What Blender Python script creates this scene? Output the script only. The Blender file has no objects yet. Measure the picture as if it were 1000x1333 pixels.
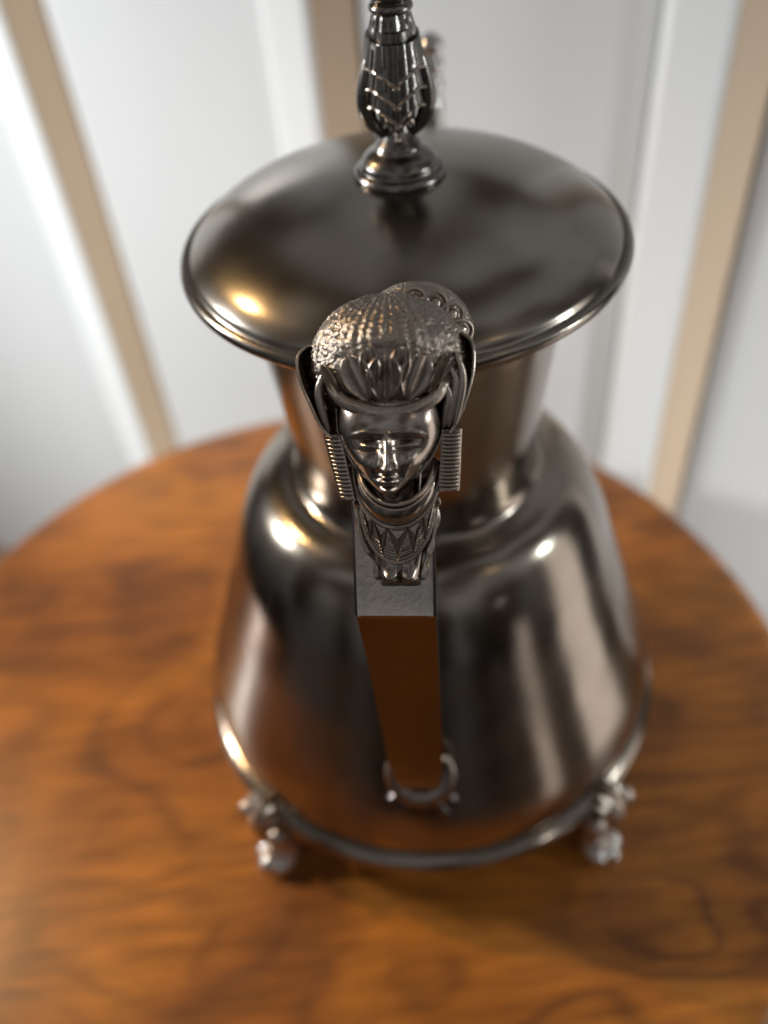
import bpy, math, random
from mathutils import Vector, Matrix, noise
random.seed(4)
S = bpy.context.scene
U = 0.055                      # one unit of the pot (lid radius) in metres
ZT = 0.72                      # height of the pot's base ring above the table, in units
PI = math.pi
R = math.radians
def P3(x, y, z): return Vector((x * U, y * U, (z + ZT) * U))

# ------------------------------------------------------------------ camera
cd = bpy.data.cameras.new('camera'); cam = bpy.data.objects.new('camera', cd)
S.collection.objects.link(cam); S.camera = cam
cam.location = P3(-0.21, -3.725, 5.281)
p, r = 0.796, -0.099
u_ = Vector((0, math.sin(p), math.cos(p))); x_ = Vector((1, 0, 0)); f_ = Vector((0, math.cos(p), -math.sin(p)))
right = x_ * math.cos(r) + u_ * math.sin(r); up = -x_ * math.sin(r) + u_ * math.cos(r)
cam.matrix_world = Matrix.Translation(cam.location) @ Matrix((right, up, -f_)).transposed().to_4x4()
cd.sensor_fit = 'HORIZONTAL'; cd.sensor_width = 36; cd.lens = 42.91
cd.clip_start = 0.01; cd.clip_end = 50
cd.dof.use_dof = True; cd.dof.focus_distance = 3.12 * U; cd.dof.aperture_fstop = 9.0
S.view_settings.view_transform = 'Standard'; S.view_settings.look = 'None'
S.view_settings.gamma = 1; S.view_settings.exposure = 0

# ------------------------------------------------------------------ world and lamps
W = bpy.data.worlds.new('World'); S.world = W; W.use_nodes = True
wn, wl = W.node_tree.nodes, W.node_tree.links
bg = wn['Background']
tc = wn.new('ShaderNodeTexCoord'); nz = wn.new('ShaderNodeTexNoise'); cr = wn.new('ShaderNodeValToRGB')
nz.inputs['Scale'].default_value = 3.2; nz.inputs['Detail'].default_value = 3
wm = wn.new('ShaderNodeMapping'); wm.inputs['Scale'].default_value = (1, 1, .35); wm.inputs['Location'].default_value = (2.1, 0, 0)
wl.new(tc.outputs['Generated'], wm.inputs['Vector']); wl.new(wm.outputs[0], nz.inputs['Vector']); wl.new(nz.outputs['Fac'], cr.inputs['Fac'])
e = cr.color_ramp.elements
e[0].position = .46; e[0].color = (.034, .027, .021, 1)
e[1].position = .60; e[1].color = (.215, .222, .235, 1)
sx = wn.new('ShaderNodeSeparateXYZ'); wl.new(tc.outputs['Generated'], sx.inputs[0])
mr = wn.new('ShaderNodeMapRange'); mr.inputs[1].default_value = -.35; mr.inputs[2].default_value = .45; mr.inputs[3].default_value = .35; mr.inputs[4].default_value = 1.7
wl.new(sx.outputs['Z'], mr.inputs[0])
vm = wn.new('ShaderNodeVectorMath'); vm.operation = 'SCALE'; wl.new(cr.outputs['Color'], vm.inputs[0]); wl.new(mr.outputs[0], vm.inputs['Scale'])
wl.new(vm.outputs[0], bg.inputs['Color']); bg.inputs['Strength'].default_value = 1.0

def lamp(name, loc, target, size, rad, col, shape='DISK', size_y=None, spread=180):
    """area lamp of radiance rad"""
    d = bpy.data.lights.new(name, 'AREA'); d.shape = shape; d.size = size * U
    if size_y: d.size_y = size_y * U
    A = PI * (size * U / 2) ** 2 if shape == 'DISK' else size * U * (size_y or size) * U
    d.energy = rad * PI * A; d.color = col; d.spread = R(spread)
    o = bpy.data.objects.new(name, d); S.collection.objects.link(o)
    o.location = P3(*loc); o.rotation_euler = (P3(*target) - o.location).to_track_quat('-Z', 'Y').to_euler()
    return o
def polar(az, el, d, c=(0, 0, 2)):
    return (c[0] + d * math.cos(R(el)) * math.cos(R(az)), c[1] + d * math.cos(R(el)) * math.sin(R(az)), c[2] + d * math.sin(R(el)))
lamp('left_window', polar(168, 20, 17), (2.0, 6.0, -1), 1.5, 190, (.95, .98, 1), spread=110)
lamp('warm_lamp', polar(158, 37, 19, (-.6, -.5, 3.3)), (-3.4, -.6, 0), 1.4, 36, (1, .66, .30), spread=50)
lamp('far_doorway', polar(-45, -27, 17), (0, 0, 1), 2.0, .75, (1, .92, .88), 'RECTANGLE', 7.5)
lamp('cool_window', polar(-17, 18, 10), (3, 2, -1), .9, 100, (.88, .97, 1))
lamp('warm_spot', polar(-45, 43, 24), (0, 0, 1.5), .8, 22, (1, .70, .35))
lamp('side_window', polar(-12, -22, 17), (0, 0, 1.0), 6, 1.5, (1, .93, .88), 'RECTANGLE', 22)
lamp('added_left_wall_fill', (-12, -9, 3), (-5.5, 7.5, -3), 2.5, 11, (1, .99, .96), spread=52)  # added fill that brightens the lower left wall, not a lamp of the room
lamp('added_right_wall_fill', (9, -11, 2), (5.5, 3, -3), 2.5, 14, (.97, .98, 1), spread=56)  # added fill for the lower right wall, cone kept off the pot

# ------------------------------------------------------------------ materials
def new_mat(name):
    m = bpy.data.materials.new(name); m.use_nodes = True
    return m, m.node_tree.nodes, m.node_tree.links, m.node_tree.nodes['Principled BSDF']
def metal(name, col, r0, r1, bump=0.0, scale=60, patina=0.0, dark=(.05, .04, .03)):
    m, n, l, b = new_mat(name)
    t = n.new('ShaderNodeTexCoord')
    no = n.new('ShaderNodeTexNoise'); no.inputs['Scale'].default_value = scale; no.inputs['Detail'].default_value = 6
    l.new(t.outputs['Object'], no.inputs['Vector'])
    mr = n.new('ShaderNodeMapRange'); mr.inputs[1].default_value = .3; mr.inputs[2].default_value = .7
    mr.inputs[3].default_value = r0; mr.inputs[4].default_value = r1
    l.new(no.outputs['Fac'], mr.inputs[0]); l.new(mr.outputs[0], b.inputs['Roughness'])
    b.inputs['Metallic'].default_value = 1
    n2 = n.new('ShaderNodeTexNoise'); n2.inputs['Scale'].default_value = scale * .55; n2.inputs['Detail'].default_value = 5
    l.new(t.outputs['Object'], n2.inputs['Vector'])
    mx = n.new('ShaderNodeMix'); mx.data_type = 'RGBA'
    mx.inputs['A'].default_value = (*col, 1); mx.inputs['B'].default_value = (*[c * .78 for c in col], 1)
    mp = n.new('ShaderNodeMapRange'); mp.inputs[1].default_value = .4; mp.inputs[2].default_value = .65
    l.new(n2.outputs['Fac'], mp.inputs[0]); l.new(mp.outputs[0], mx.inputs['Factor'])
    out = mx.outputs['Result']
    if patina:
        g = n.new('ShaderNodeNewGeometry'); q = n.new('ShaderNodeMapRange')
        q.inputs[1].default_value = .36; q.inputs[2].default_value = .50; q.inputs[3].default_value = patina; q.inputs[4].default_value = 0
        l.new(g.outputs['Pointiness'], q.inputs[0])
        m2 = n.new('ShaderNodeMix'); m2.data_type = 'RGBA'; l.new(q.outputs[0], m2.inputs['Factor'])
        l.new(out, m2.inputs['A']); m2.inputs['B'].default_value = (*dark, 1); out = m2.outputs['Result']
    l.new(out, b.inputs['Base Color'])
    if bump:
        nb = n.new('ShaderNodeTexNoise'); nb.inputs['Scale'].default_value = scale * 12; nb.inputs['Detail'].default_value = 4
        l.new(t.outputs['Object'], nb.inputs['Vector'])
        bp = n.new('ShaderNodeBump'); bp.inputs['Strength'].default_value = bump; bp.inputs['Distance'].default_value = .0006
        l.new(nb.outputs['Fac'], bp.inputs['Height']); l.new(bp.outputs['Normal'], b.inputs['Normal'])
    return m
M_pol = metal('polished_silver', (.31, .265, .22), .13, .25, bump=.035, scale=40)
M_lid = metal('polished_lid_silver', (.30, .262, .22), .16, .27, scale=30)
M_hand = metal('shaded_handle_silver', (.12, .10, .095), .12, .22, bump=.03, scale=60)  # same silver, its dark table reflection put into the base colour
M_cast = metal('cast_silver', (.46, .39, .33), .24, .36, bump=.18, scale=90, patina=.92)
M_grain = metal('grained_cast_silver', (.44, .375, .315), .24, .38, bump=.7, scale=110, patina=.9)
M_highlight = metal('highlight_silver', (.62, .60, .57), .16, .26, scale=90, patina=.6)  # same silver, lightened so the colour carries the highlights on toes and spout
M_plate = metal('frosted_silver', (.60, .54, .48), .34, .46, bump=.25, scale=70, patina=.6)
M_fin = metal('finial_silver', (.22, .205, .19), .17, .30, bump=.1, scale=90, patina=.8)
M_face = metal('smooth_cast_silver', (.36, .305, .26), .18, .28, bump=.06, scale=80, patina=.9)

def wood():
    m, n, l, b = new_mat('varnished_walnut')
    t = n.new('ShaderNodeTexCoord')
    mp = n.new('ShaderNodeMapping'); mp.inputs['Scale'].default_value = (5.2, 10.5, 5); mp.inputs['Rotation'].default_value = (0, 0, R(-24))
    mp.inputs['Location'].default_value = (3.3, 1.7, 0)
    l.new(t.outputs['Object'], mp.inputs['Vector'])
    lo = n.new('ShaderNodeTexNoise'); lo.inputs['Scale'].default_value = 1.0; lo.inputs['Detail'].default_value = 3.0; lo.inputs['Roughness'].default_value = .4
    lo.inputs['Distortion'].default_value = .7
    l.new(mp.outputs[0], lo.inputs['Vector'])
    def math_(op, a, bv):
        q = n.new('ShaderNodeMath'); q.operation = op
        for i, v in enumerate((a, bv)):
            if v is None: continue
            if isinstance(v, (int, float)): q.inputs[i].default_value = v
            else: l.new(v, q.inputs[i])
        return q.outputs[0]
    # knots: closed growth rings round a few centres, otherwise flowing contour lines
    field = lo.outputs['Fac']
    for (kx, ky, sx_, sy_, rot, amp) in ((1.24, -1.56, .55, .26, -14, .34), (-1.95, .2, .5, .42, 40, .22), (-1.2, -1.5, .42, .36, 20, .22), (1.6, .6, .7, .3, -20, .3), (-2.6, -1.9, .8, .4, -30, .3)):
        m1 = n.new('ShaderNodeMapping'); m1.vector_type = 'TEXTURE'
        m1.inputs['Location'].default_value = ((kx + .775) * U, (ky - .157) * U, 0); m1.inputs['Rotation'].default_value = (0, 0, R(rot))
        m1.inputs['Scale'].default_value = (sx_ * U, sy_ * U, 1000)
        wob = n.new('ShaderNodeVectorMath'); wob.operation = 'MULTIPLY_ADD'
        wob.inputs[1].default_value = (.075, .075, 0); wob.inputs[2].default_value = (0, 0, 0)
        l.new(lo.outputs['Color'], wob.inputs[0]); l.new(t.outputs['Object'], wob.inputs[2])
        off = n.new('ShaderNodeVectorMath'); off.operation = 'SUBTRACT'; off.inputs[1].default_value = (.0375, .0375, 0); l.new(wob.outputs[0], off.inputs[0])
        l.new(off.outputs[0], m1.inputs['Vector'])
        ln = n.new('ShaderNodeVectorMath'); ln.operation = 'LENGTH'; l.new(m1.outputs[0], ln.inputs[0])
        g = math_('EXPONENT', math_('MULTIPLY', math_('POWER', ln.outputs['Value'], 1.6), -1.0), None)
        field = math_('ADD', field, math_('MULTIPLY', g, amp))
    s = math_('SINE', math_('MULTIPLY', field, 58.0), None)
    s = math_('MULTIPLY_ADD', s, .5); 
    s.node.inputs[2].default_value = .5
    s = math_('POWER', s, 3.2)
    # patches where the growth rings show strongly
    pa = n.new('ShaderNodeTexNoise'); pa.inputs['Scale'].default_value = 14; pa.inputs['Detail'].default_value = 3
    l.new(t.outputs['Object'], pa.inputs['Vector'])
    pr = n.new('ShaderNodeMapRange'); pr.inputs[1].default_value = .40; pr.inputs[2].default_value = .62; pr.inputs[3].default_value = .10; pr.inputs[4].default_value = .56
    l.new(pa.outputs['Fac'], pr.inputs[0])
    s = math_('MULTIPLY', s, pr.outputs[0])
    big = n.new('ShaderNodeTexNoise'); big.inputs['Scale'].default_value = 11; big.inputs['Detail'].default_value = 4; big.inputs['Distortion'].default_value = .8
    l.new(t.outputs['Object'], big.inputs['Vector'])
    cr = n.new('ShaderNodeValToRGB'); l.new(big.outputs['Fac'], cr.inputs['Fac'])
    cr.color_ramp.elements[0].position = .33; cr.color_ramp.elements[0].color = (.18, .060, .013, 1)
    cr.color_ramp.elements[1].position = .68; cr.color_ramp.elements[1].color = (.43, .155, .022, 1)
    k = cr.color_ramp.elements.new(.5); k.color = (.31, .104, .016, 1)
    mx = n.new('ShaderNodeMix'); mx.data_type = 'RGBA'; l.new(s, mx.inputs['Factor'])
    l.new(cr.outputs['Color'], mx.inputs['A']); mx.inputs['B'].default_value = (.085, .030, .012, 1)
    # fine pores along the grain
    mf = n.new('ShaderNodeMapping'); mf.inputs['Scale'].default_value = (34, 260, 60); mf.inputs['Rotation'].default_value = (0, 0, R(-24))
    l.new(t.outputs['Object'], mf.inputs['Vector'])
    fi = n.new('ShaderNodeTexNoise'); fi.inputs['Scale'].default_value = 1; fi.inputs['Detail'].default_value = 5
    l.new(mf.outputs[0], fi.inputs['Vector'])
    fr = n.new('ShaderNodeMapRange'); fr.inputs[1].default_value = .3; fr.inputs[2].default_value = .7; fr.inputs[3].default_value = .66; fr.inputs[4].default_value = 1.22
    l.new(fi.outputs['Fac'], fr.inputs[0])
    m2 = n.new('ShaderNodeMix'); m2.data_type = 'RGBA'; m2.blend_type = 'MULTIPLY'; m2.inputs['Factor'].default_value = 1
    l.new(mx.outputs['Result'], m2.inputs['A']); l.new(fr.outputs[0], m2.inputs['B'])
    l.new(m2.outputs['Result'], b.inputs['Base Color'])
    b.inputs['Specular IOR Level'].default_value = .35; b.inputs['Roughness'].default_value = .34; b.inputs['Coat Weight'].default_value = .12; b.inputs['Coat Roughness'].default_value = .22
    bp = n.new('ShaderNodeBump'); bp.inputs['Strength'].default_value = .08; bp.inputs['Distance'].default_value = .0004
    l.new(fi.outputs['Fac'], bp.inputs['Height']); l.new(bp.outputs['Normal'], b.inputs['Normal'])
    return m
M_wood = wood()
def paint(name, col, rough, var=.06):
    m, n, l, b = new_mat(name)
    t = n.new('ShaderNodeTexCoord'); mp = n.new('ShaderNodeMapping'); mp.inputs['Scale'].default_value = (30, 30, 3)
    no = n.new('ShaderNodeTexNoise'); no.inputs['Scale'].default_value = 1; no.inputs['Detail'].default_value = 4
    l.new(t.outputs['Object'], mp.inputs[0]); l.new(mp.outputs[0], no.inputs['Vector'])
    mx = n.new('ShaderNodeMix'); mx.data_type = 'RGBA'; l.new(no.outputs['Fac'], mx.inputs['Factor'])
    mx.inputs['A'].default_value = (*col, 1); mx.inputs['B'].default_value = (*[c * (1 - var) for c in col], 1)
    l.new(mx.outputs['Result'], b.inputs['Base Color']); b.inputs['Roughness'].default_value = rough
    return m
M_white = paint('white_gloss_paint', (.66, .67, .67), .35)
M_batten = paint('bright_white_paint', (.86, .88, .88), .3)
M_tan = paint('tan_batten_side', (.70, .54, .38), .5, .12)  # tan tone on each batten's right-hand face
M_floor = paint('floor_boards', (.30, .2, .12), .5, .2)

# ------------------------------------------------------------------ mesh helpers
def link(name, verts, faces, mat, parent=None, smooth=True, ang=38, scale=True):
    me = bpy.data.meshes.new(name)
    vs = [P3(*v) for v in verts] if scale else verts
    if parent is not None:
        inv = WM[parent.name].inverted(); vs = [inv @ Vector(v) for v in vs]
    me.from_pydata([tuple(v) for v in vs], [], faces)
    import bmesh
    bm = bmesh.new(); bm.from_mesh(me); bmesh.ops.recalc_face_normals(bm, faces=bm.faces); bm.to_mesh(me); bm.free()
    me.materials.append(mat)
    if smooth:
        me.shade_smooth(); me.set_sharp_from_angle(angle=R(ang))
    o = bpy.data.objects.new(name, me); S.collection.objects.link(o)
    if parent is not None: o.parent = parent
    WM[o.name] = WM[parent.name].copy() if parent is not None else Matrix()
    return o
WM = {}
def empty(name, loc, parent=None):
    o = bpy.data.objects.new(name, None); S.collection.objects.link(o); o.empty_display_size = .02
    w = Matrix.Translation(P3(*loc)); WM[o.name] = w
    if parent is not None:
        o.parent = parent; o.matrix_local = WM[parent.name].inverted() @ w
    else: o.location = P3(*loc)
    return o
class MB:
    def __init__(s): s.v = []; s.f = []
    def add(s, v, f):
        k = len(s.v); s.v += [tuple(a) for a in v]; s.f += [tuple(i + k for i in q) for q in f]; return s
    def build(s, name, mat, parent=None, **kw): return link(name, s.v, s.f, mat, parent, **kw)

def lathe(prof, n=128, cx=0, cy=0):
    v = []; f = []
    for (rr, z) in prof:
        for i in range(n):
            a = 2 * PI * i / n; v.append((cx + rr * math.cos(a), cy + rr * math.sin(a), z))
    for j in range(len(prof) - 1):
        for i in range(n):
            k = (i + 1) % n; f.append((j * n + i, j * n + k, (j + 1) * n + k, (j + 1) * n + i))
    if prof[0][0] > 1e-6: f.append(tuple(range(n))[::-1])
    if prof[-1][0] > 1e-6: f.append(tuple((len(prof) - 1) * n + i for i in range(n)))
    return v, f
def spline(pts, n=8):
    """Catmull-Rom through tuples"""
    out = []; m = len(pts)
    for i in range(m - 1):
        p0 = pts[max(i - 1, 0)]; p1 = pts[i]; p2 = pts[i + 1]; p3 = pts[min(i + 2, m - 1)]
        for j in range(n):
            t = j / n
            out.append(tuple(.5 * (2 * b + (c - a) * t + (2 * a - 5 * b + 4 * c - d) * t * t + (3 * b - a - 3 * c + d) * t ** 3) for a, b, c, d in zip(p0, p1, p2, p3)))
    out.append(tuple(pts[-1])); return out
def tube(path, rad, n=10, flat=1.0, caps=True, nrm=None):
    """path of points; rad number or list; nrm: preferred side direction, flat scales across it"""
    pts = [Vector(q) for q in path]; m = len(pts)
    if isinstance(rad, (int, float)): rad = [rad] * m
    v = []; f = []; ref = Vector(nrm) if nrm is not None else None; prev = None
    for i, q in enumerate(pts):
        t = (pts[min(i + 1, m - 1)] - pts[max(i - 1, 0)]).normalized()
        if ref is not None: a = ref - t * ref.dot(t)
        elif prev is not None: a = prev - t * prev.dot(t)
        else: a = t.orthogonal()
        a.normalize(); prev = a; b = t.cross(a)
        for k in range(n):
            w = 2 * PI * k / n; v.append(q + a * (math.cos(w) * rad[i] * flat) + b * (math.sin(w) * rad[i]))
    for i in range(m - 1):
        for k in range(n):
            k2 = (k + 1) % n; f.append((i * n + k, i * n + k2, (i + 1) * n + k2, (i + 1) * n + k))
    if caps:
        for i, sgn in ((0, -1), (m - 1, 1)):
            t = (pts[min(i + 1, m - 1)] - pts[max(i - 1, 0)]).normalized() * sgn
            c = len(v); v.append(pts[i] + t * rad[i] * .6)
            for k in range(n):
                k2 = (k + 1) % n; f.append((i * n + k, i * n + k2, c) if sgn > 0 else (i * n + k2, i * n + k, c))
    return v, f
def ball(c, rx, ry, rz, ax=None, n=20, m=12):
    """ellipsoid; ax = three axis vectors"""
    ax = ax or (Vector((1, 0, 0)), Vector((0, 1, 0)), Vector((0, 0, 1))); c = Vector(c)
    v = []; f = []
    for j in range(m + 1):
        th = PI * j / m
        for i in range(n):
            a = 2 * PI * i / n
            v.append(c + ax[0] * rx * math.sin(th) * math.cos(a) + ax[1] * ry * math.sin(th) * math.sin(a) + ax[2] * rz * math.cos(th))
    for j in range(m):
        for i in range(n):
            k = (i + 1) % n; f.append((j * n + i, j * n + k, (j + 1) * n + k, (j + 1) * n + i))
    return v, f
def sheet(grid, thick_dir=None, thick=0.0):
    """grid[i][j] of Vectors -> surface, thickened along thick_dir (Vector or function)"""
    a = len(grid); b = len(grid[0]); v = [q for row in grid for q in row]; f = []
    for i in range(a - 1):
        for j in range(b - 1): f.append((i * b + j, (i + 1) * b + j, (i + 1) * b + j + 1, i * b + j + 1))
    if thick:
        k = a * b; td = Vector(thick_dir).normalized() * thick
        v = v + [Vector(q) - td for q in v]
        f += [tuple(x + k for x in q)[::-1] for q in f[:]]
        edge = [(i, 0) for i in range(a)] + [(a - 1, j) for j in range(1, b)] + [(i, b - 1) for i in range(a - 2, -1, -1)] + [(0, j) for j in range(b - 2, 0, -1)]
        for q in range(len(edge)):
            (i, j), (i2, j2) = edge[q], edge[(q + 1) % len(edge)]
            s_, t_ = i * b + j, i2 * b + j2; f.append((s_, t_, t_ + k, s_ + k))
    return v, f

# ------------------------------------------------------------------ the wall: white boards and tan-sided battens
az0 = R(30); wn_ = Vector((math.sin(az0), math.cos(az0), 0)); wt = Vector((math.cos(az0), -math.sin(az0), 0))
D = 8.0; CX, CY = -0.21, -3.725
def wp(t, d, z): return (CX + wn_.x * (D - d) + wt.x * t * D, CY + wn_.y * (D - d) + wt.y * t * D, z)
ZB, ZH = -9.0, 5.6
def prism(poly, z0, z1):
    n = len(poly); v = [wp(a, b, z0) for a, b in poly] + [wp(a, b, z1) for a, b in poly]
    f = [(i, (i + 1) % n, (i + 1) % n + n, i + n) for i in range(n)] + [tuple(range(n))[::-1], tuple(range(n, 2 * n))]
    return v, f
wall = MB().add(*prism([(-2.9, -.6), (-2.9, -.16), (.40, -.16), (.40, -.6)], ZB, ZH)).build('wall', M_white, smooth=False); wall['kind'] = 'structure'
sp = .4715; t0 = -.6125      # centre batten's bright edge
starts = [-2.93, -2.45, -1.96, -1.135, -.655, -.192, .28]
for k, s in enumerate(starts):
    nx = starts[k + 1] if k + 1 < len(starts) else s + sp
    MB().add(*prism([(s - .012, -.02), (s, .28), (s + .008, .33), (s + .060, .33), (s + .066, .30), (s + .066, -.02)], ZB, ZH - .05)).build('batten', M_batten, wall, smooth=False)
    MB().add(*prism([(s + .0665, -.02), (s + .0665, .29), (s + .105, -.0), (s + .105, -.02)], ZB, ZH - .05)).build('batten_side', M_tan, wall, smooth=False)
    if s < .2: MB().add(*prism([(s + .110, -.14), (s + .110, -.01), (s + .116, 0), (nx - .020, 0), (nx - .014, -.01), (nx - .014, -.14)], ZB, ZH - .1)).build('board', M_white, wall, smooth=False)
fl = MB().add([(-18, -18, ZB), (18, -18, ZB), (18, 18, ZB), (-18, 18, ZB)], [(0, 1, 2, 3)]).build('floor', M_floor, smooth=False); fl['kind'] = 'structure'

# ------------------------------------------------------------------ the round table
TX, TY, TR = -0.775, 0.157, 3.565
tb = empty('round_table', (TX, TY, ZB)); tb['label'] = 'round varnished table of swirling orange-brown walnut under the coffee pot'; tb['category'] = 'table'
zt = -ZT
pr = [(0, zt), (TR - .16, zt)] + [(TR - .16 + .16 * math.sin(a), zt - .10 + .10 * math.cos(a)) for a in [PI / 2 * i / 8 for i in range(1, 9)]] + \
     [(TR - .02, zt - .22), (TR - .18, zt - .34), (TR - .5, zt - .36), (0, zt - .36)]
MB().add(*lathe(pr, 180, TX, TY)).build('tabletop', M_wood, tb, ang=60)
MB().add(*lathe([(0, zt - .365), (1.1, zt - .365), (1.1, zt - .5), (.5, zt - .7), (.35, -2), (.42, -5), (.32, -7), (.5, -8), (.55, -8.2), (.0, -8.3)], 48, TX, TY)).build('pedestal', M_wood, tb)
for k in range(3):
    a = R(30 + 120 * k)
    MB().add(*tube(spline([(TX + rr * math.cos(a), TY + rr * math.sin(a), z) for rr, z in ((.2, -7.6), (1.1, -7.8), (2.0, -8.6), (2.5, -8.86))], 5), .14, 10)).build('leg', M_wood, tb)

# ------------------------------------------------------------------ the coffee pot
pot = empty('coffee_pot', (0, 0, -ZT)); pot['category'] = 'coffee pot'
pot['label'] = 'dark polished silver coffee pot with an Egyptian head on its handle'
body_prof = [(0, -.06), (1.30, -.06), (1.40, -.03), (1.44, .05), (1.450, .15), (1.442, .25), (1.404, .4), (1.338, .6), (1.272, .8), (1.21, 1.0), (1.145, 1.2), (1.085, 1.4),
             (1.05, 1.5), (1.01, 1.6), (.960, 1.70), (.900, 1.785), (.83, 1.845), (.76, 1.875), (.71, 1.885), (.672, 1.90), (.648, 1.94), (.640, 2.0), (.642, 2.1), (.655, 2.25), (.672, 2.4), (.695, 2.6),
             (.712, 2.76), (.724, 2.88), (.738, 3.0), (.77, 3.07), (.86, 3.115), (.94, 3.13), (.955, 3.145), (.955, 3.16), (.90, 3.165), (.0, 3.165)]
bp_ = [body_prof[0]] + [body_prof[1]] + spline(body_prof[2:-2], 5) + body_prof[-2:]
MB().add(*lathe(bp_, 160)).build('body', M_pol, pot, ang=50)
def ring_prof(r0, z0, a, b, n=14): return [(r0 + a * math.cos(2 * PI * i / n), z0 + b * math.sin(2 * PI * i / n)) for i in range(n + 1)]
def torus(r0, z0, a, b, n=160):
    pf = ring_prof(r0, z0, a, b); v = []; f = []
    for (rr, z) in pf[:-1]:
        for i in range(n):
            q = 2 * PI * i / n; v.append((rr * math.cos(q), rr * math.sin(q), z))
    m = len(pf) - 1
    for j in range(m):
        for i in range(n):
            f.append((j * n + i, j * n + (i + 1) % n, ((j + 1) % m) * n + (i + 1) % n, ((j + 1) % m) * n + i))
    return v, f
MB().add(*torus(1.432, -.040, .076, .086)).build('base_ring', M_pol, pot)
# lid: dome inside a groove inside a rolled rim
dome = [(0, 3.165), (.965, 3.168)] + spline([(.985, 3.172), (1.0, 3.19), (1.0, 3.214), (.988, 3.230), (.974, 3.231), (.966, 3.224), (.958, 3.232), (.938, 3.262), (.87, 3.318), (.75, 3.383), (.58, 3.441), (.40, 3.483), (.24, 3.505), (.12, 3.513), (.02, 3.514)], 6)
lid = MB().add(*lathe(dome + [(0, 3.518)], 180)).build('lid', M_lid, pot, ang=60)

# ---- finial on the lid
base = [(0, 3.50)] + spline([(.188, 3.503), (.196, 3.520), (.186, 3.540), (.168, 3.546), (.163, 3.556), (.158, 3.575), (.136, 3.600), (.108, 3.618), (.100, 3.626), (.092, 3.642), (.070, 3.670), (.052, 3.70), (.045, 3.74)], 5)
fin = empty('finial', (0, 0, 3.40), lid)
def sub(mb, name, mat, par=lid, **k): return mb.build(name, mat, par, **k)
sub(MB().add(*lathe(base + [(0, 3.74)], 64)), 'finial_pedestal', M_fin)
bpy.data.objects.remove(fin)
cr_ = [(0, 3.68), (.035, 3.68)] + spline([(.042, 3.70), (.070, 3.75), (.084, 3.84), (.087, 3.95), (.084, 4.04), (.078, 4.09)], 4)
m = MB().add(*lathe(cr_ + [(0, 4.10)], 40)); m.v = [(x, y * 1.35 + .0, z) for x, y, z in m.v]
sub(m, 'finial_torso', M_fin)
# overlapping wing feathers in four tiers
def feather(az, z0, ln, wd, tilt, rad):
    """long shield-shaped plate, rounded at the lower end, hugging the torso"""
    c, s = math.cos(az), math.sin(az); o = Vector((c, s, 0)); t = Vector((-s, c, 0))
    g = []; hw = wd
    for i in range(11):
        f = i / 10; row = []
        for j in range(17):
            q = -1 + j / 8
            a_ = q * PI / 4 * 1.08; bb_ = rad + .008 + tilt * f + .0028 * math.cos(q * 26) + .007 * (1 - q * q)
            c, s = math.cos(az + a_), math.sin(az + a_); o = Vector((c, s, 0)); b = bb_; lq = ln * (.58 + .42 * abs(q) ** 1.7)
            pt = o * b + Vector((0, 0, z0 - lq * f))
            row.append(Vector((pt.x, pt.y * 1.35, pt.z)))
        g.append(row)
    v1, f1 = sheet(g, (math.cos(az), math.sin(az), 0.2), .014)
    mid = [g[i][8] for i in range(2, 11)]
    return (v1, f1), tube([q for q in g[-1]], .0065, 8), tube(mid, .0035, 6)
mf = None
for tier, (z0, ln, rad, tilt) in enumerate(((3.85, .17, .078, -.024), (3.915, .15, .089, .018), (3.985, .15, .091, .020), (4.06, .15, .092, .020))):
    for k in range(4):
        a_, b_, c_ = feather(R(-94 + 45 + 90 * k), z0, ln, 0, tilt, rad)
        sub(MB().add(*a_), 'feather', M_fin, ang=60)
        sub(MB().add(*b_).add(*c_), 'feather_edge', M_cast)
for sx in (-1, 1):
    pth = spline([(sx * .082, -.03, 4.02), (sx * .108, -.035, 3.92), (sx * .122, -.03, 3.82), (sx * .105, -.02, 3.74), (sx * .06, -.01, 3.68)], 5)
    n_ = len(pth)
    sub(MB().add(*tube(pth, [.030 * math.sin(PI * (.18 + .72 * i / (n_ - 1))) + .008 for i in range(n_)], 12)), 'wing', M_fin)
# folded head cloth, collar and small head above
cl = spline([(.094, 4.04), (.091, 4.07), (.082, 4.10), (.075, 4.125), (.070, 4.14)], 4)
v, f = lathe([(0, 4.03)] + cl + [(0, 4.145)], 72)
v = [(x * (1 + .035 * math.cos(18 * math.atan2(y, x))), y * (1 + .035 * math.cos(18 * math.atan2(y, x))), z) for x, y, z in v]
sub(MB().add(v, f), 'head_cloth', M_fin)
sub(MB().add(*lathe([(0, 4.138), (.066, 4.138)] + spline([(.078, 4.142), (.085, 4.155), (.080, 4.17), (.072, 4.176), (.076, 4.186), (.084, 4.20), (.078, 4.216)], 4) + [(.05, 4.222), (0, 4.222)], 48)), 'collar', M_fin)
sub(MB().add(*ball((0, 0, 4.32), .07, .08, .11)).add(*ball((0, .07, 4.29), .012, .02, .02)), 'head', M_fin)

# ---- spout on the far side, beaded toward its mouth
sa = R(80); sc, ss = math.cos(sa), math.sin(sa)
path = spline([(r_ * sc + dx, r_ * ss, z) for r_, z, dx in ((1.16, .95, 0), (1.45, 1.25, 0), (1.62, 1.75, 0), (1.66, 2.35, 0), (1.72, 2.85, 0), (1.80, 3.27, 0), (1.82, 3.43, 0))], 14)
rd = []
for i, q in enumerate(path):
    z = q[2]; base_r = .26 - .19 * min(1, (z - .95) / 2.1)
    if z > 3.08: base_r = .068 + .013 * math.cos((z - 3.08) / .105 * 2 * PI)
    rd.append(base_r)
MB().add(*tube(path, rd, 24)).build('spout', M_highlight, pot, ang=60)

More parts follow.
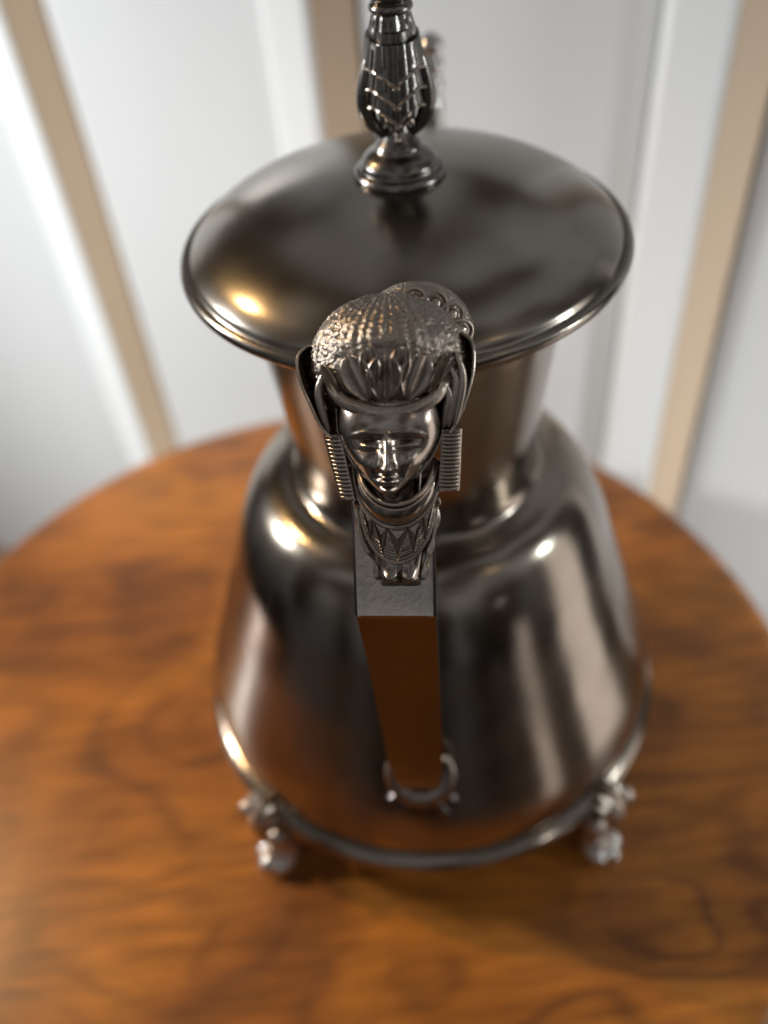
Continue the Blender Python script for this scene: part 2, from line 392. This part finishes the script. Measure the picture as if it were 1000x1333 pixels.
# ---- handle frame: u sideways, v up along its sloping face, w outward
AZ = R(-97.2)
eR = Vector((math.cos(AZ), math.sin(AZ), 0)); eT = Vector((-math.sin(AZ), math.cos(AZ), 0)); eZ = Vector((0, 0, 1))
HO = 1.74 * eR + 2.70 * eZ + .012 * eT
HV = -.547 * eR + .837 * eZ; HW = .837 * eR + .547 * eZ
def H(u, v, w): return HO + u * eT + v * HV + w * HW
# bar: polygon in the handle's plane (r, z), swept over the width
def bar(poly, wid, bev=.012):
    """poly: list of (r,z,halfwidth)"""
    n = len(poly); v = []; f = []
    c = Vector((sum(q[0] for q in poly) / n, sum(q[1] for q in poly) / n))
    cols = []
    for side in (-1, -.93, .93, 1):
        for (r_, z_, h) in poly:
            k = 1.0
            v.append(r_ * eR + z_ * eZ + .012 * eT + eT * (h * side))
    for s in range(3):
        for i in range(n):
            j = (i + 1) % n; f.append((s * n + i, s * n + j, (s + 1) * n + j, (s + 1) * n + i))
    f.append(tuple(range(n))[::-1]); f.append(tuple(3 * n + i for i in range(n)))
    return v, f
def hv(v, w): return (1.74 - .547 * v + .837 * w, 2.70 + .837 * v + .547 * w)
hw0 = .146
outer = [(hv(.42, -.004), .1435), (hv(.3, 0), .1435), (hv(.03, 0), .145), (hv(.008, -.006), .144), (hv(.0, -.022), .143)]
low = spline([(1.715, 2.66, .142), (1.66, 2.35, .140), (1.60, 1.95, .137), (1.55, 1.55, .134), (1.51, 1.2, .130), (1.482, 1.0, .106), (1.45, .86, .098)], 5)
inner = spline([(1.30, .88, .124), (1.36, 1.05, .126), (1.42, 1.4, .130), (1.47, 1.9, .136), (1.53, 2.35, .140), (1.58, 2.62, .142)], 5)
top = [(hv(.12, -.13), .143), (hv(.42, -.13), .1435)]
poly = [(a[0], a[1], h) for a, h in outer] + low + inner + [(a[0], a[1], h) for a, h in top]
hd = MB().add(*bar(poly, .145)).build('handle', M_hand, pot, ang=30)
# slightly worn raised border along the two upper edges and the sloping face plate
pl_ = []
for i in range(15):
    vv = .012 + .41 * i / 14
    row = []
    for j in range(13):
        q = -1 + j / 6
        ww = .004 + (.007 if abs(q) > .9 else 0) + (.004 if i == 0 else 0)
        row.append(H(q * .134, vv, ww + .0015 * noise.noise(Vector((q * 5, vv * 30, 0)))))
    pl_.append(row)
MB().add(*sheet(pl_, HW, .012)).build('face_plate', M_plate, hd, ang=60)
# upper arm of the handle running back under the head to the neck
ua = spline([(1.50, 3.04, .14), (1.30, 3.10, .13), (1.1, 3.02, .12), (.66, 2.92, .11)], 4)
ub = spline([(.66, 2.74, .11), (1.08, 2.86, .12), (1.26, 2.92, .13), (1.42, 2.86, .14)], 4)
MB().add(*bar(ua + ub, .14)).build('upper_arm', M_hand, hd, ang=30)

# ---- lower socket: crescent and palmette on the belly
def rbody(z):
    for (r1, z1), (r2, z2) in zip(body_prof[2:], body_prof[3:]):
        if z1 <= z <= z2: return r1 + (r2 - r1) * (z - z1) / (z2 - z1)
    return 1.4
def onbody(du, z, lift=0.0):
    rr = rbody(z) + lift; a = AZ + (du + .012) / rr
    return Vector((rr * math.cos(a), rr * math.sin(a), z))
cres = [(-.135, .93), (-.150, .85), (-.135, .76), (-.08, .70), (0, .68), (.08, .70), (.135, .76), (.150, .85), (.135, .93)]
cres = spline([onbody(a, b, .07) for a, b in cres], 5); n_ = len(cres)
MB().add(*tube([Vector(q) for q in cres], [.016 + .046 * math.sin(PI * i / (n_ - 1)) ** .8 for i in range(n_)], 12)).build('socket_crescent', M_face, hd)
mb = MB()
for k, (a, ln) in enumerate(((-62, .17), (-32, .2), (0, .22), (32, .2), (62, .17))):
    p0 = (0.0 + .05 * math.sin(R(a)), .64)
    pts = spline([onbody(p0[0] + t * ln * math.sin(R(a)), p0[1] - t * ln * math.cos(R(a)) * .95, .015) for t in (0, .35, .7, 1)], 4)
    mb.add(*tube([Vector(q) for q in pts], [.012 + .018 * math.sin(PI * (.1 + .75 * i / (len(pts) - 1))) for i in range(len(pts))], 10))
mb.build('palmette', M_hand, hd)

# ---- Egyptian head of the handle
hdp = 'head'
def hsub(mb, name, mat, **k): return mb.build(name, mat, hd, **k)
# cap: ribbed and grained dome
CU, CV, CW = .0, .905, -.02
AU, AV, AW = .262, .215, .232
def cap_w(u, v, off=0.0):
    q = 1 - ((u - CU) / AU) ** 2 - ((v - CV) / AV) ** 2
    return CW + AW * math.sqrt(max(q, 0.0)) + off
cv = []; cf = []; NU, NV = 220, 120
for j in range(NV + 1):
    th = PI * j / NV
    for i in range(NU):
        a = 2 * PI * i / NU
        x = math.sin(th) * math.cos(a); y = math.cos(th); z = math.sin(th) * math.sin(a)
        # ribs run back from the brow over the crown; grooves between rows
        lon = math.atan2(x, z)
        d = .0024 * math.cos(lon * 44) * min(1, math.sin(th) * 1.6)
        d += .0016 * math.cos(th * 70 + 2.0 * math.sin(lon * 19))
        d += .004 * noise.noise(Vector((x * 9, y * 9, z * 9))) + .004 * noise.noise(Vector((x * 28, y * 28, z * 28))) + .003 * noise.noise(Vector((x * 60, y * 60, z * 60)))
        fr = max(0, 1 - abs(lon) / 1.0) * max(0, min(1, (.34 - y) * 4))   # smoother field under the lotus petals
        d *= (1 - .75 * min(1, fr * 2)); d -= .02 * min(1, fr * 2)
        k = 1 + d / .25
        cv.append(H(CU + AU * x * k, CV + AV * y * k, CW + AW * z * k))
for j in range(NV):
    for i in range(NU):
        k = (i + 1) % NU; cf.append((j * NU + i, j * NU + k, (j + 1) * NU + k, (j + 1) * NU + i))
hsub(MB().add(cv, cf), 'headdress_cap', M_grain, ang=180)
def on_cap(u, v, off): return H(u, v, cap_w(u, v, off))
# lotus petals on the brow: raised leaves with a rim
def leaf(u0, v0, u1, v1, wd, lift=.002, bulge=.012, rim=.011):
    g = []; L = math.hypot(u1 - u0, v1 - v0); du, dv = (u1 - u0) / L, (v1 - v0) / L; nu, nv = -dv, du
    for i in range(15):
        f = i / 14; hw = wd * math.sin(PI * min(1, .06 + .92 * f) ** .85) ** .8 + .002; row = []
        for j in range(13):
            q = -1 + j / 6
            uu = u0 + du * L * f + nu * hw * q; vv = v0 + dv * L * f + nv * hw * q
            off = lift - bulge * (1 - q * q) * math.sin(PI * f) + rim * math.exp(-((abs(q) - .82) / .16) ** 2) * math.sin(PI * f) ** .5 + .010 * math.exp(-(q / .13) ** 2)
            row.append(H(uu, vv, cap_w(uu, vv, off)))
        g.append(row)
    return sheet(g, HW, .03)
for a in ((.005, .930, -.005, .782, .058), (-.115, .925, -.055, .788, .052), (.125, .925, .07, .788, .052), (-.05, .955, -.035, .83, .034), (.06, .955, .04, .83, .034)):
    hsub(MB().add(*leaf(*a)), 'lotus_petal', M_cast, ang=60)
for (a, b, c, d) in ((.215, .93, .135, .81), (.235, .89, .165, .80), (-.21, .90, -.15, .80)):
    hsub(MB().add(*leaf(a, b, c, d, .020, .006)), 'side_petal', M_cast, ang=60)
# strands of the headcloth falling from the cap to the lappets
for (pts_) in (((.222, .93), (.243, .86), (.235, .78), (.215, .69)), ((.195, .90), (.222, .84), (.212, .76), (.196, .69)), ((.17, .86), (.198, .80), (.192, .74), (.180, .69)), ((-.20, .88), (-.222, .82), (-.214, .75), (-.196, .68))):
    q_ = spline(pts_, 6); n_ = len(q_)
    hsub(MB().add(*tube([H(a, b, .115 - .03 * i / n_) for i, (a, b) in enumerate(q_)], [.006 + .010 * math.sin(PI * i / (n_ - 1)) for i in range(n_)], 10)), 'strand', M_cast)
# brow band
bb = spline([(-.196, .85), (-.15, .792), (-.085, .762), (0, .748), (.085, .757), (.155, .79), (.205, .85)], 6)
bpth = []
for (a, b) in bb:
    q = max(0, 1 - (a / .235) ** 2); bpth.append(H(a, b, .008 + .165 * math.sqrt(q)))
hsub(MB().add(*tube(bpth, .014, 12, flat=1.7, nrm=HV)), 'brow_band', M_cast)
# face as a carved relief
FU, FV = .002, .655
def gs(u, v, cu, cv_, su, sv): return math.exp(-((u - cu) / su) ** 2 - ((v - cv_) / sv) ** 2)
def face_w(u, v):
    # outline: wide at the brow, tapering to a small chin at v=.475
    x = u - FU; t = (v - .478) / (.80 - .478)
    t = max(0.0, min(1.0, t))
    hw = .042 + .133 * math.sin(PI / 2 * min(1, t * 1.42)) ** .95
    q = abs(x) / hw
    base_ = .055 + .140 * math.sqrt(max(0, 1 - min(1, q) ** 2.4))
    # the chin turns under, the forehead leans back
    base_ += -.05 * max(0, (.53 - v) / .05) ** 2 * .5 - .05 * max(0, (v - .70) / .09) ** 2 * .6
    w = base_
    nose = math.exp(-(x / (.011 + .010 * max(0, (.68 - v) / .1))) ** 2)
    if v < .69 and v > .575: w += .048 * nose * ((.69 - v) / .10) ** .9
    elif v <= .575: w += .048 * nose * 1.13 * math.exp(-((.575 - v) / .010) ** 2)
    for sx in (-1, 1):
        w += .013 * gs(x, v, sx * .018, .580, .009, .009)      # nostril wings
        w -= .034 * gs(x, v, sx * .060, .652, .036, .022)      # eye sockets
        w += .028 * gs(x, v, sx * .062, .646, .025, .0125)     # eyeballs under lids
        w -= .009 * gs(x, v, sx * .060, .6315, .030, .0040)    # lower lid line
        w -= .009 * gs(x, v, sx * .060, .6625, .032, .0040)     # upper lid line
        ang_v = .686 + .10 * abs(x) * (1 - abs(x) / .13) - .25 * max(0, abs(x) - .07)
        if sx * x > .008: w += .008 * math.exp(-((v - ang_v) / .0075) ** 2) * max(0, 1 - (abs(x) / .125) ** 4)   # brows
        w += .013 * gs(x, v, sx * .072, .590, .030, .028)      # cheekbones
        w -= .010 * gs(x, v, sx * .036, .545, .012, .018)      # corners of the mouth
    w += .020 * gs(x, v, 0, .5475, .026, .0070)                # upper lip
    w -= .010 * gs(x, v, 0, .5385, .028, .0030)
    w += .019 * gs(x, v, 0, .5305, .022, .0070)                # lower lip
    w -= .012 * gs(x, v, 0, .517, .024, .007)
    w += .024 * gs(x, v, 0, .499, .024, .014)                  # chin
    w -= .005 * gs(x, v, 0, .562, .004, .009)
    return w
g = []
NI, NJ = 150, 120
for i in range(NI + 1):
    v_ = .470 + (.79 - .470) * i / NI; t = max(0., min(1., (v_ - .470) / (.80 - .478)))
    hw = .045 + .133 * math.sin(PI / 2 * min(1, t * 1.42)) ** .95
    if i < 10: hw *= math.sqrt(1 - ((10 - i) / 10) ** 2) * .35 + .65
    row = []
    for j in range(NJ + 1):
        q = math.sin((-1 + 2 * j / NJ) * PI / 2); u = FU + q * hw
        row.append(H(u, v_, face_w(u, v_)))
    g.append(row)
hsub(MB().add(*sheet(g, HW, .16)), 'face', M_face, ang=180)
# neck
hsub(MB().add(*tube([H(FU, .66, -.04), H(FU, .56, -.02), H(FU, .47, -.005), H(FU, .38, -.03)], [.115, .105, .098, .105], 28, flat=1.0)), 'neck', M_face)
# smooth skull behind face and sides filling to the lappets
hsub(MB().add(*ball(H(0, .70, -.02), .19, .17, .13, (eT, HV, HW), 36, 20)), 'skull', M_face)

# collar: two raised arcs, plain band, triangles, hem
def arc(u_half, v_top, v_bot, w_mid, w_end, n=30, cu=.018):
    out = []
    for i in range(n + 1):
        q = -1 + 2 * i / n
        out.append(H(cu + u_half * math.sin(q * PI / 2), v_top - (v_top - v_bot) * math.cos(q * PI / 2), w_end + (w_mid - w_end) * math.cos(q * PI / 2)))
    return out
hsub(MB().add(*tube(arc(.128, .575, .440, .135, .03), .0075, 8)), 'necklace', M_cast)
hsub(MB().add(*tube(arc(.134, .57, .422, .132, .03), .0050, 8)), 'necklace', M_cast)
hsub(MB().add(*tube(arc(.150, .55, .352, .086, .02), .0070, 8)), 'necklace', M_cast)
a1 = arc(.138, .57, .418, .126, .02); a2 = arc(.150, .55, .352, .078, .012)
g = [[a1[i].lerp(a2[i], k / 6) + HW * (.012 * math.sin(PI * k / 6)) for i in range(31)] for k in range(7)]
hsub(MB().add(*sheet(g, HW, .05)), 'collar_band', M_face, ang=60)
a3 = arc(.128, .43, .222, .066, .012)
a2b = arc(.150, .55, .345, .074, .004)
g = [[a2b[i].lerp(a3[i], k / 8) for i in range(31)] for k in range(9)]
hsub(MB().add(*sheet(g, HW, .05)), 'collar_field', M_grain, ang=60)
hsub(MB().add(*tube(arc(.128, .43, .222, .070, .012), .0060, 8)), 'collar_hem', M_cast)
# pointed triangles between the arcs
def lerpi(A, x):
    x = max(0, min(len(A) - 1.001, x)); i = int(x); return A[i].lerp(A[i + 1], x - i)
tri = [(5.5, 9.5), (9.5, 13.0), (13.0, 17.4), (17.4, 21.0), (21.0, 25.0)]
for (s, e_) in tri:
    A, B = lerpi(a2b, s) + HW * .008, lerpi(a2b, e_) + HW * .008; Cc = lerpi(a3, (s + e_) / 2) * .93 + lerpi(a2b, (s + e_) / 2) * .07 + HW * .006
    cen = (A + B + Cc) / 3
    mb = MB(); lo = [A - HW * .01, B - HW * .01, Cc - HW * .01]; inn = [q.lerp(cen, .22) + HW * .006 for q in (A, B, Cc)]; inn2 = [q.lerp(cen, .34) - HW * .002 for q in (A, B, Cc)]
    vs = lo + [A, B, Cc] + inn + inn2 + [cen + HW * .006]
    fs = []
    for k in range(3):
        k2 = (k + 1) % 3
        fs += [(k, k2, 3 + k2, 3 + k), (3 + k, 3 + k2, 6 + k2, 6 + k), (6 + k, 6 + k2, 9 + k2, 9 + k), (9 + k, 9 + k2, 12)]
    hsub(mb.add(vs, fs), 'collar_triangle', M_cast, ang=15)
for s in (5.5, 9.5, 13.0, 17.4, 21.0, 25.0):     # raised wires dividing the triangles
    pass
for k in range(5):                                 # engraved lines of the lower collar field
    f = .60 + .085 * k
    pts = [lerpi(a2b, 9 + i * .65).lerp(lerpi(a3, 9 + i * .65), f) + HW * (.002) for i in range(20)]
    hsub(MB().add(*tube(pts, .0030, 6)), 'collar_line', M_cast)
# bust: small rounded terminal under the collar, cut off square
g = []
for i in range(25):
    v_ = .128 + (.30 - .128) * i / 24; row = []
    hw = .070 + .020 * (i / 24) ** 1.5 + .030 * max(0, (i - 12) / 12) ** 2
    for j in range(25):
        q = -1 + j / 12; u = .022 + q * hw
        w = .012 + .042 * math.sqrt(max(0, 1 - q ** 4)) * min(1, (i + 1) / 6) ** .5
        for sx in (-1, 1): w += .026 * gs(u, v_, .022 + sx * .036, .165, .026, .026)
        w -= .012 * gs(u, v_, .022, .16, .007, .05)
        row.append(H(u, v_, w))
    g.append(row)
hsub(MB().add(*sheet(g, HW, .06)), 'bust', M_face, ang=70)
# shoulders of the bust rising to a small scroll at each upper corner of the plate
for sx in (-1, 1):
    pts = spline([H(.022 + sx * .078, .15, .018), H(.022 + sx * .09, .22, .022), H(.018 + sx * .118, .29, .024), H(.016 + sx * .136, .38, .020), H(.016 + sx * .137, .42, .02)], 5)
    hsub(MB().add(*tube(pts, [.010 + .005 * math.sin(i) for i in range(len(pts))], 8)), 'shoulder_edge', M_cast)
    cr2 = [H(.015 + sx * (.133) + .014 * math.cos(t), .425 + .014 * math.sin(t), .022) for t in [2 * PI * i / 16 for i in range(17)]]
    hsub(MB().add(*tube(cr2, .0055, 8, caps=False)), 'scroll', M_cast)

# wings of the headcloth and ribbed lappets
def lappet(cu_top, cu_bot, v_top, v_bot, wd0, wd1, sx):
    mb = MB(); n = 16; steps = 112
    g = []
    for i in range(steps + 1):
        f = i / steps; v_ = v_top + (v_bot - v_top) * f; c = cu_top + (cu_bot - cu_top) * f; hw = (wd0 + (wd1 - wd0) * f) / 2
        rib = .0060 * (abs(math.sin(f * PI * n)) ** .6) if .02 < f < .98 else 0
        row = []
        for j in range(11):
            q = -1 + j / 5
            inn = abs(q) < .72
            side = q * sx                               # +1 = outer edge
            row.append(H(c + q * hw, v_, .085 - .03 * f + (rib if inn and side > -.85 else .006) - .020 * max(0, side) ** 2))
        g.append(row)
    return mb.add(*sheet(g, HW, .11))
hsub(lappet(-.190, -.150, .668, .442, .060, .056, -1), 'lappet', M_cast, ang=30)
hsub(lappet(.208, .196, .680, .468, .066, .070, 1), 'lappet', M_cast, ang=30)
for sx, top_c in ((-1, [(-.19, .66), (-.225, .70), (-.262, .78), (-.292, .86), (-.296, .925), (-.268, .955)]), (1, [(.20, .67), (.232, .72), (.262, .80), (.280, .88), (.276, .955), (.245, .985)])):
    # curved leaf-thin wing: outer rim to inner wall, concave and polished
    outer_ = spline(top_c, 8); g = []
    for i, (u, v_) in enumerate(outer_):
        f = i / (len(outer_) - 1)
        wdt = .052 + .09 * math.sin(PI * min(1, f * .62 + .02)) ; row = []
        for j in range(13):
            q = j / 12
            uu = u - sx * wdt * q
            ww = .085 - .06 * f * f - .11 * math.sin(PI * q) * math.sin(PI * (.12 + .7 * f)) - .03 * q * f
            row.append(H(uu, v_, ww))
        g.append(row)
    hsub(MB().add(*sheet(g, HW, .05)), 'headcloth_wing', M_face, ang=50)
    rim = [g[i][0] + HW * .004 for i in range(len(g))]
    hsub(MB().add(*tube(rim + [g[-1][j] + HW * .004 for j in range(2, 13, 2)], .0055, 8)), 'wing_rim', M_cast)
# crown behind the head: low drum dome with a ring of petals
KC = (.085, .985, -.22)
KA = (eT, (HV * .93 + HW * .37).normalized(), (HW * .93 - HV * .37).normalized())
def K(x, y, z): return H(*KC) + KA[0] * x + KA[1] * y + KA[2] * z
hsub(MB().add(*ball(K(0, 0, 0), .20, .185, .12, KA, 48, 20)), 'crown', M_grain)
for k in range(9):
    a = R(-12 + 204 * k / 8); c = K(.150 * math.cos(a), .14 * math.sin(a), .088)
    o = (KA[0] * math.cos(a) + KA[1] * math.sin(a)); t = (-KA[0] * math.sin(a) + KA[1] * math.cos(a)); nrm = (KA[2] + o * .5).normalized(); o2 = (o - nrm * o.dot(nrm)).normalized()
    ou = []
    for i in range(13):
        q = -PI * .1 + PI * 1.2 * i / 12
        ou.append(c + t * (.043 * math.cos(q)) + o2 * (.052 * math.sin(q)))
    hsub(MB().add(*tube(ou, .0085, 8)).add(*ball(c - nrm * .004 + o2 * .008, .022, .030, .014, (t, o2, nrm), 14, 8)), 'crown_petal', M_cast)

# ---- four cast feet
def foot(az):
    c, s = math.cos(az), math.sin(az); o = Vector((c, s, 0)); t = Vector((-s, c, 0)); z = Vector((0, 0, 1))
    def F(a, b, d): return o * a + t * b + z * d
    mb = MB()
    pth = spline([F(1.45, 0, -.02), F(1.54, 0, -.12), F(1.53, 0, -.27), F(1.45, 0, -.42), F(1.46, 0, -.55), F(1.50, 0, -.62)], 6); n_ = len(pth)
    mb.add(*tube([Vector(q) for q in pth], [.135 - .055 * math.sin(PI * min(1, i / (n_ - 1) * 1.15)) for i in range(n_)], 16))
    ft = mb.build('foot', M_cast, pot)
    for b in (-.08, 0, .08):                         # toes
        MB().add(*ball(F(1.575 - abs(b) * .6, b, -.625), .115, .064, .085, (o, t, z), 18, 12)).build('toe', M_highlight, ft)
    for sx in (-1, 1):
        MB().add(*ball(F(1.555, sx * .14, -.11), .055, .062, .06, (o, t, z), 18, 12)).build('knob', M_cast, ft)
        sp_ = [F(1.53, sx * (.10 + .05 * math.cos(q) * (1 - q / 12)), -.25 + .075 * math.sin(q) * (1 - q / 12)) for q in [i * .5 for i in range(20)]]
        MB().add(*tube(sp_, [.022 * (1 - i / 30) for i in range(20)], 8)).build('scroll', M_cast, ft)
    for k in range(5):
        a = R(-60 + 30 * k)
        pts = [F(1.50 + .05 * math.sin(PI * q), .15 * q * math.sin(a), -.03 + .17 * q * math.cos(a) - .03) for q in (0.1, .4, .7, 1)]
        MB().add(*tube(pts, [.02, .03, .026, .008], 8)).build('leaf', M_cast, ft)
for a in (-138, -50, 40, 130): foot(R(a))
